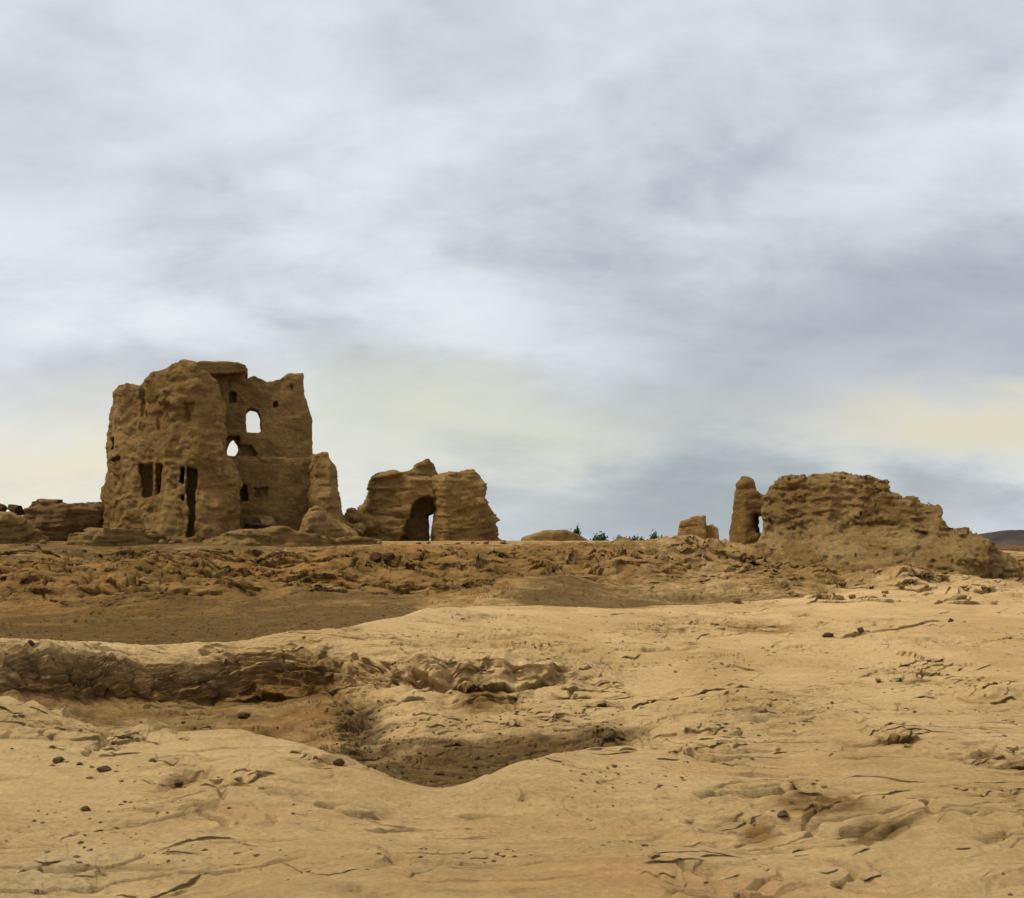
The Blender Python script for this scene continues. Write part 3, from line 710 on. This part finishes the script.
# ------------------------------------------------------------------ far trees
mleaf, nt = new_mat('far_foliage'); b = NB(nt)
tc = b.n.new('ShaderNodeTexCoord').outputs['Object']
b.finish(b.mix(b.mapr(b.noise(tc, .9, 4), .35, .65), (.035, .062, .030), (.075, .105, .055)), None, .8)
mbark, nt = new_mat('far_bark'); b = NB(nt)
tc = b.n.new('ShaderNodeTexCoord').outputs['Object']
b.finish(b.mix(b.noise(tc, 3, 4), (.09, .07, .05), (.16, .13, .10)), None, .9)
def tree(px, top, wpx, Y, seed, label, poplar=False):
    r = np.random.RandomState(seed)
    x = (px-CX)/F*Y; zt = (HY-top+3.8)/F*Y
    zb = -5+(Y-95)/(205)*(-6) if Y < 300 else -11.
    Hh = zt-zb; w = wpx*2.5/F*Y/2
    e = link(bpy.data.objects.new('poplar_tree' if poplar else 'broadleaf_tree', None)); e.location = (x, Y, zb)
    tag(e, label, 'tree', 'trees on the far valley edge')
    n = 10; rings = []
    for k in range(7):
        f = k/6; rad = .28*(1-f*.8)+.03
        cx, cy = .15*math.sin(f*3+seed), .15*math.cos(f*2+seed)
        for a in range(n): rings.append((cx+rad*math.cos(a*2*math.pi/n), cy+rad*math.sin(a*2*math.pi/n), f*Hh*.8))
    Q = [(k*n+a, k*n+(a+1) % n, (k+1)*n+(a+1) % n, (k+1)*n+a) for k in range(6) for a in range(n)]
    mesh_obj('trunk', rings, Q, mbark, e)
    # crown: leaf clumps through the volume
    m = 3600; nc = 30
    c = r.normal(size=(nc, 3)); c /= np.linalg.norm(c, axis=1)[:, None]; c *= r.uniform(.2, .95, (nc, 1))
    cz = Hh*(.55 if not poplar else .52); hz = Hh*(.42 if not poplar else .47)
    k = r.randint(0, nc, m)
    P = c[k]*np.array([w*.8, w*.8, hz*.85])+r.normal(size=(m, 3))*np.array([w*.2, w*.2, hz*.11]).clip(.12)
    P[:, 2] += cz; P[:, 2] = np.clip(P[:, 2], Hh*.08, Hh)
    s = r.uniform(.12, .32, (m, 1))
    a = r.normal(size=(m, 3)); a /= np.linalg.norm(a, axis=1)[:, None]
    bb = np.cross(a, r.normal(size=(m, 3))); bb /= np.linalg.norm(bb, axis=1)[:, None]
    V = np.stack([P-a*s-bb*s*.6, P+a*s-bb*s*.6, P+a*s+bb*s*.6, P-a*s+bb*s*.6], 1).reshape(-1, 3)
    mesh_obj('crown', V, np.arange(m*4).reshape(-1, 4), mleaf, e, smooth=False)
tree(577, 526, 4, 230, 1, 'slender dark poplar at the left end of the far tree line', True)
tree(571, 531, 4, 240, 2, 'short dark tree just left of the slender poplar')
tree(513, 535, 4, 235, 3, 'single tiny dark tree right of the gateway ruin')
tree(594, 535, 9, 250, 4, 'low dark tree at the left of the wide far clump')
tree(602, 533, 10, 255, 5, 'rounded tallest tree of the left half of the far clump')
tree(614, 536, 9, 262, 6, 'low tree in the hollow of the far clump')
tree(622, 535, 9, 250, 7, 'middle tree of the far clump')
tree(631, 534, 11, 255, 8, 'round tree at the right end of the dense far clump')
tree(643, 538, 4, 260, 9, 'tiny tree in the gap right of the far clump')
tree(653, 533, 5, 245, 10, 'pointed small tree right of the gap in the far tree line', True)
tree(659, 537, 6, 255, 11, 'low rightmost tree of the far tree line')
tree(648, 537, 4, 258, 12, 'low tree touching the left side of the pointed small tree')

# ------------------------------------------------------------------ far hill
mh, nt = new_mat('far_hill'); b = NB(nt)
tc = b.n.new('ShaderNodeTexCoord').outputs['Object']
hc = b.mix(b.mapr(b.noise(b.mapping(tc, (.4, .4, 3)), .03, 6, .6), .4, .6), (.038, .034, .030), (.085, .068, .052))
b.finish(hc, b.bump(b.noise(tc, .05, 6), .6, 6.))
def hills():
    nx, ny = 220, 50
    X = np.linspace(260, 1000, nx)[:, None]; v = np.linspace(0, 1, ny)[None]
    Yc = 800.; px = CX+F*X/Yc
    ridge = np.interp(px, [940, 975, 1000, 1030, 1100, 1300, 1800], [547, 536.5, 532, 528, 524, 520, 530])
    hz = (HY-ridge)/F*Yc+12
    prof = np.sin(v*math.pi)**1.2
    Y = Yc-160+v*320+0*X; Xg = X+0*v
    Z = -12.5+hz*prof*(1+.12*fbm(Xg*.012, Y*.012, 1., 4))+1.0*fbm(Xg*.04, Y*.04, 5., 4)*prof
    idx = np.arange(nx*ny).reshape(nx, ny)
    Q = np.stack([idx[:-1, :-1], idx[1:, :-1], idx[1:, 1:], idx[:-1, 1:]], -1).reshape(-1, 4)
    o = mesh_obj('hills', np.stack([Xg, Y, Z], -1).reshape(-1, 3), Q, mh)
    tag(o, 'dark distant hill at the right edge', kind='structure')
hills()

# ------------------------------------------------------------------ sky, sun, camera
W = bpy.data.worlds.new('World'); S.world = W; W.use_nodes = True
nt = W.node_tree; nt.nodes.clear(); b = NB(nt)
SUN_EL, SUN_AZ = math.radians(50), math.radians(-103)       # azimuth from +Y towards +X: behind and left of the camera
sky = b.n.new('ShaderNodeTexSky'); sky.sky_type = 'NISHITA'; sky.sun_disc = False
sky.sun_elevation = SUN_EL; sky.sun_rotation = SUN_AZ; sky.dust_density = 3
d = b.n.new('ShaderNodeTexCoord').outputs['Generated']
sp = b.n.new('ShaderNodeSeparateXYZ'); b.l.new(d, sp.inputs[0]); dx, dy, dz = sp.outputs
az = b.math('MULTIPLY', b.math('ARCTAN2', dx, dy), 180/math.pi)
el = b.math('MULTIPLY', b.math('ARCSINE', dz), 180/math.pi)
# cloud deck seen in perspective
den = b.math('ADD', b.math('MAXIMUM', dz, 0.0), .42)
cb = b.n.new('ShaderNodeCombineXYZ'); b.put(cb.inputs[0], b.math('DIVIDE', dx, den)); b.put(cb.inputs[1], b.math('DIVIDE', dy, den)); cb.inputs[2].default_value = 1.7
pl = cb.outputs[0]
c1 = b.noise(pl, 1.5, 8, .52, .3)
c2 = b.noise(b.mapping(pl, (1, 1.5, 1), (5, 2, 0)), 3.6, 8, .55, .3)
c3 = b.noise(b.mapping(d, (1, 1, 2.5)), 3.0, 6, .55, .4)
cl = b.math('ADD', b.math('MULTIPLY', c1, .42), b.math('ADD', b.math('MULTIPLY', c2, .33), b.math('MULTIPLY', c3, .25)))
wn = b.math('MULTIPLY', b.math('SUBTRACT', c3, .5), 1.0)
azw = b.math('ADD', az, b.math('MULTIPLY', wn, 16)); elw = b.math('ADD', el, b.math('MULTIPLY', b.math('SUBTRACT', c2, .5), 7))
def blob(a0, e0, sa, se):
    p = b.math('POWER', b.math('ABSOLUTE', b.math('DIVIDE', b.math('SUBTRACT', azw, a0), sa)), 2)
    q = b.math('POWER', b.math('ABSOLUTE', b.math('DIVIDE', b.math('SUBTRACT', elw, e0), se)), 2)
    return b.math('EXPONENT', b.math('MULTIPLY', b.math('ADD', p, q), -1))
base = b.mix(b.mapr(cl, .38, .60), (.44, .485, .555), (.81, .85, .90))
base = b.mix(b.math('MULTIPLY', b.mapr(el, 14, 28), .4), base, (.70, .715, .81))
c4 = b.noise(b.mapping(pl, (1, 1.3, 1), (2, 7, 0)), 9.0, 7, .55, .3)
base = b.mix(b.mapr(c4, .35, .65, .0, .20), base, (1.0, 1.0, 1.0))
base = b.mix(b.math('MULTIPLY', blob(20, 13, 13, 4.8), .62), base, (.325, .355, .430))     # heavy cloud
base = b.mix(b.math('MULTIPLY', blob(13, 8.5, 9, 2.6), .5), base, (.37, .405, .465))
base = b.mix(b.math('MULTIPLY', blob(32, 10.5, 9, 3), .6), base, (.300, .320, .400))
base = b.mix(b.math('MULTIPLY', blob(-28, 20, 9, 3), .30), base, (.42, .43, .50))
base = b.mix(b.math('MULTIPLY', blob(-25, 8.5, 16, 2.2), .35), base, (.42, .44, .50))
base = b.mix(b.math('MULTIPLY', blob(9, 2.3, 13, 3.2), .75), base, (.335, .40, .425))      # blue-grey low air
base = b.mix(b.math('MULTIPLY', blob(-22, 4.2, 12, 2.8), .85), base, (.88, .82, .62))      # cream breaks
base = b.mix(b.math('MULTIPLY', blob(-4, 7, 12, 3.0), .9), base, (.74, .75, .62))
base = b.mix(b.math('MULTIPLY', blob(26, 6.5, 10, 1.9), 1.0), base, (.76, .72, .56))
base = b.mix(b.math('MULTIPLY', blob(22, 2.2, 14, 1.4), .5), base, (.40, .44, .44))
# overcast decks are much brighter overhead than near the horizon
base = b.mix(b.math('MULTIPLY', b.mapr(el, 32, 50), .7), base, (.72, .69, .62))
up = b.mapr(el, 28, 65, 1.0, 1.65)
col = b.mix(1.0, base, b.math('MULTIPLY', up, 1.0), 'MULTIPLY')
gn = b.n.new('ShaderNodeVectorMath'); gn.operation = 'SCALE'; b.l.new(sky.outputs[0], gn.inputs[0]); gn.inputs[3].default_value = .1
col = b.mix(.94, gn.outputs[0], col)
bg = b.n.new('ShaderNodeBackground'); b.l.new(col, bg.inputs[0]); bg.inputs[1].default_value = 1.0
ow = b.n.new('ShaderNodeOutputWorld'); b.l.new(bg.outputs[0], ow.inputs[0])

sl = bpy.data.lights.new('sun', 'SUN'); sl.energy = 3.0; sl.angle = math.radians(10); sl.color = (1, .93, .82)
so = link(bpy.data.objects.new('sun', sl))
sdir = Vector((math.sin(SUN_AZ)*math.cos(SUN_EL), math.cos(SUN_AZ)*math.cos(SUN_EL), math.sin(SUN_EL)))
so.rotation_euler = sdir.to_track_quat('Z', 'Y').to_euler()

cam = bpy.data.cameras.new('camera'); co = link(bpy.data.objects.new('camera', cam))
cam.sensor_width = 36; cam.lens = 36*F/1024; cam.shift_y = (HY-449)/1024
cam.clip_start = .05; cam.clip_end = 20000
co.location = (0, 0, 0); co.rotation_euler = (math.radians(90), 0, 0)
S.camera = co
S.render.engine = 'CYCLES'
S.view_settings.view_transform = 'Standard'; S.view_settings.look = 'None'
S.view_settings.exposure = 0; S.view_settings.gamma = 1
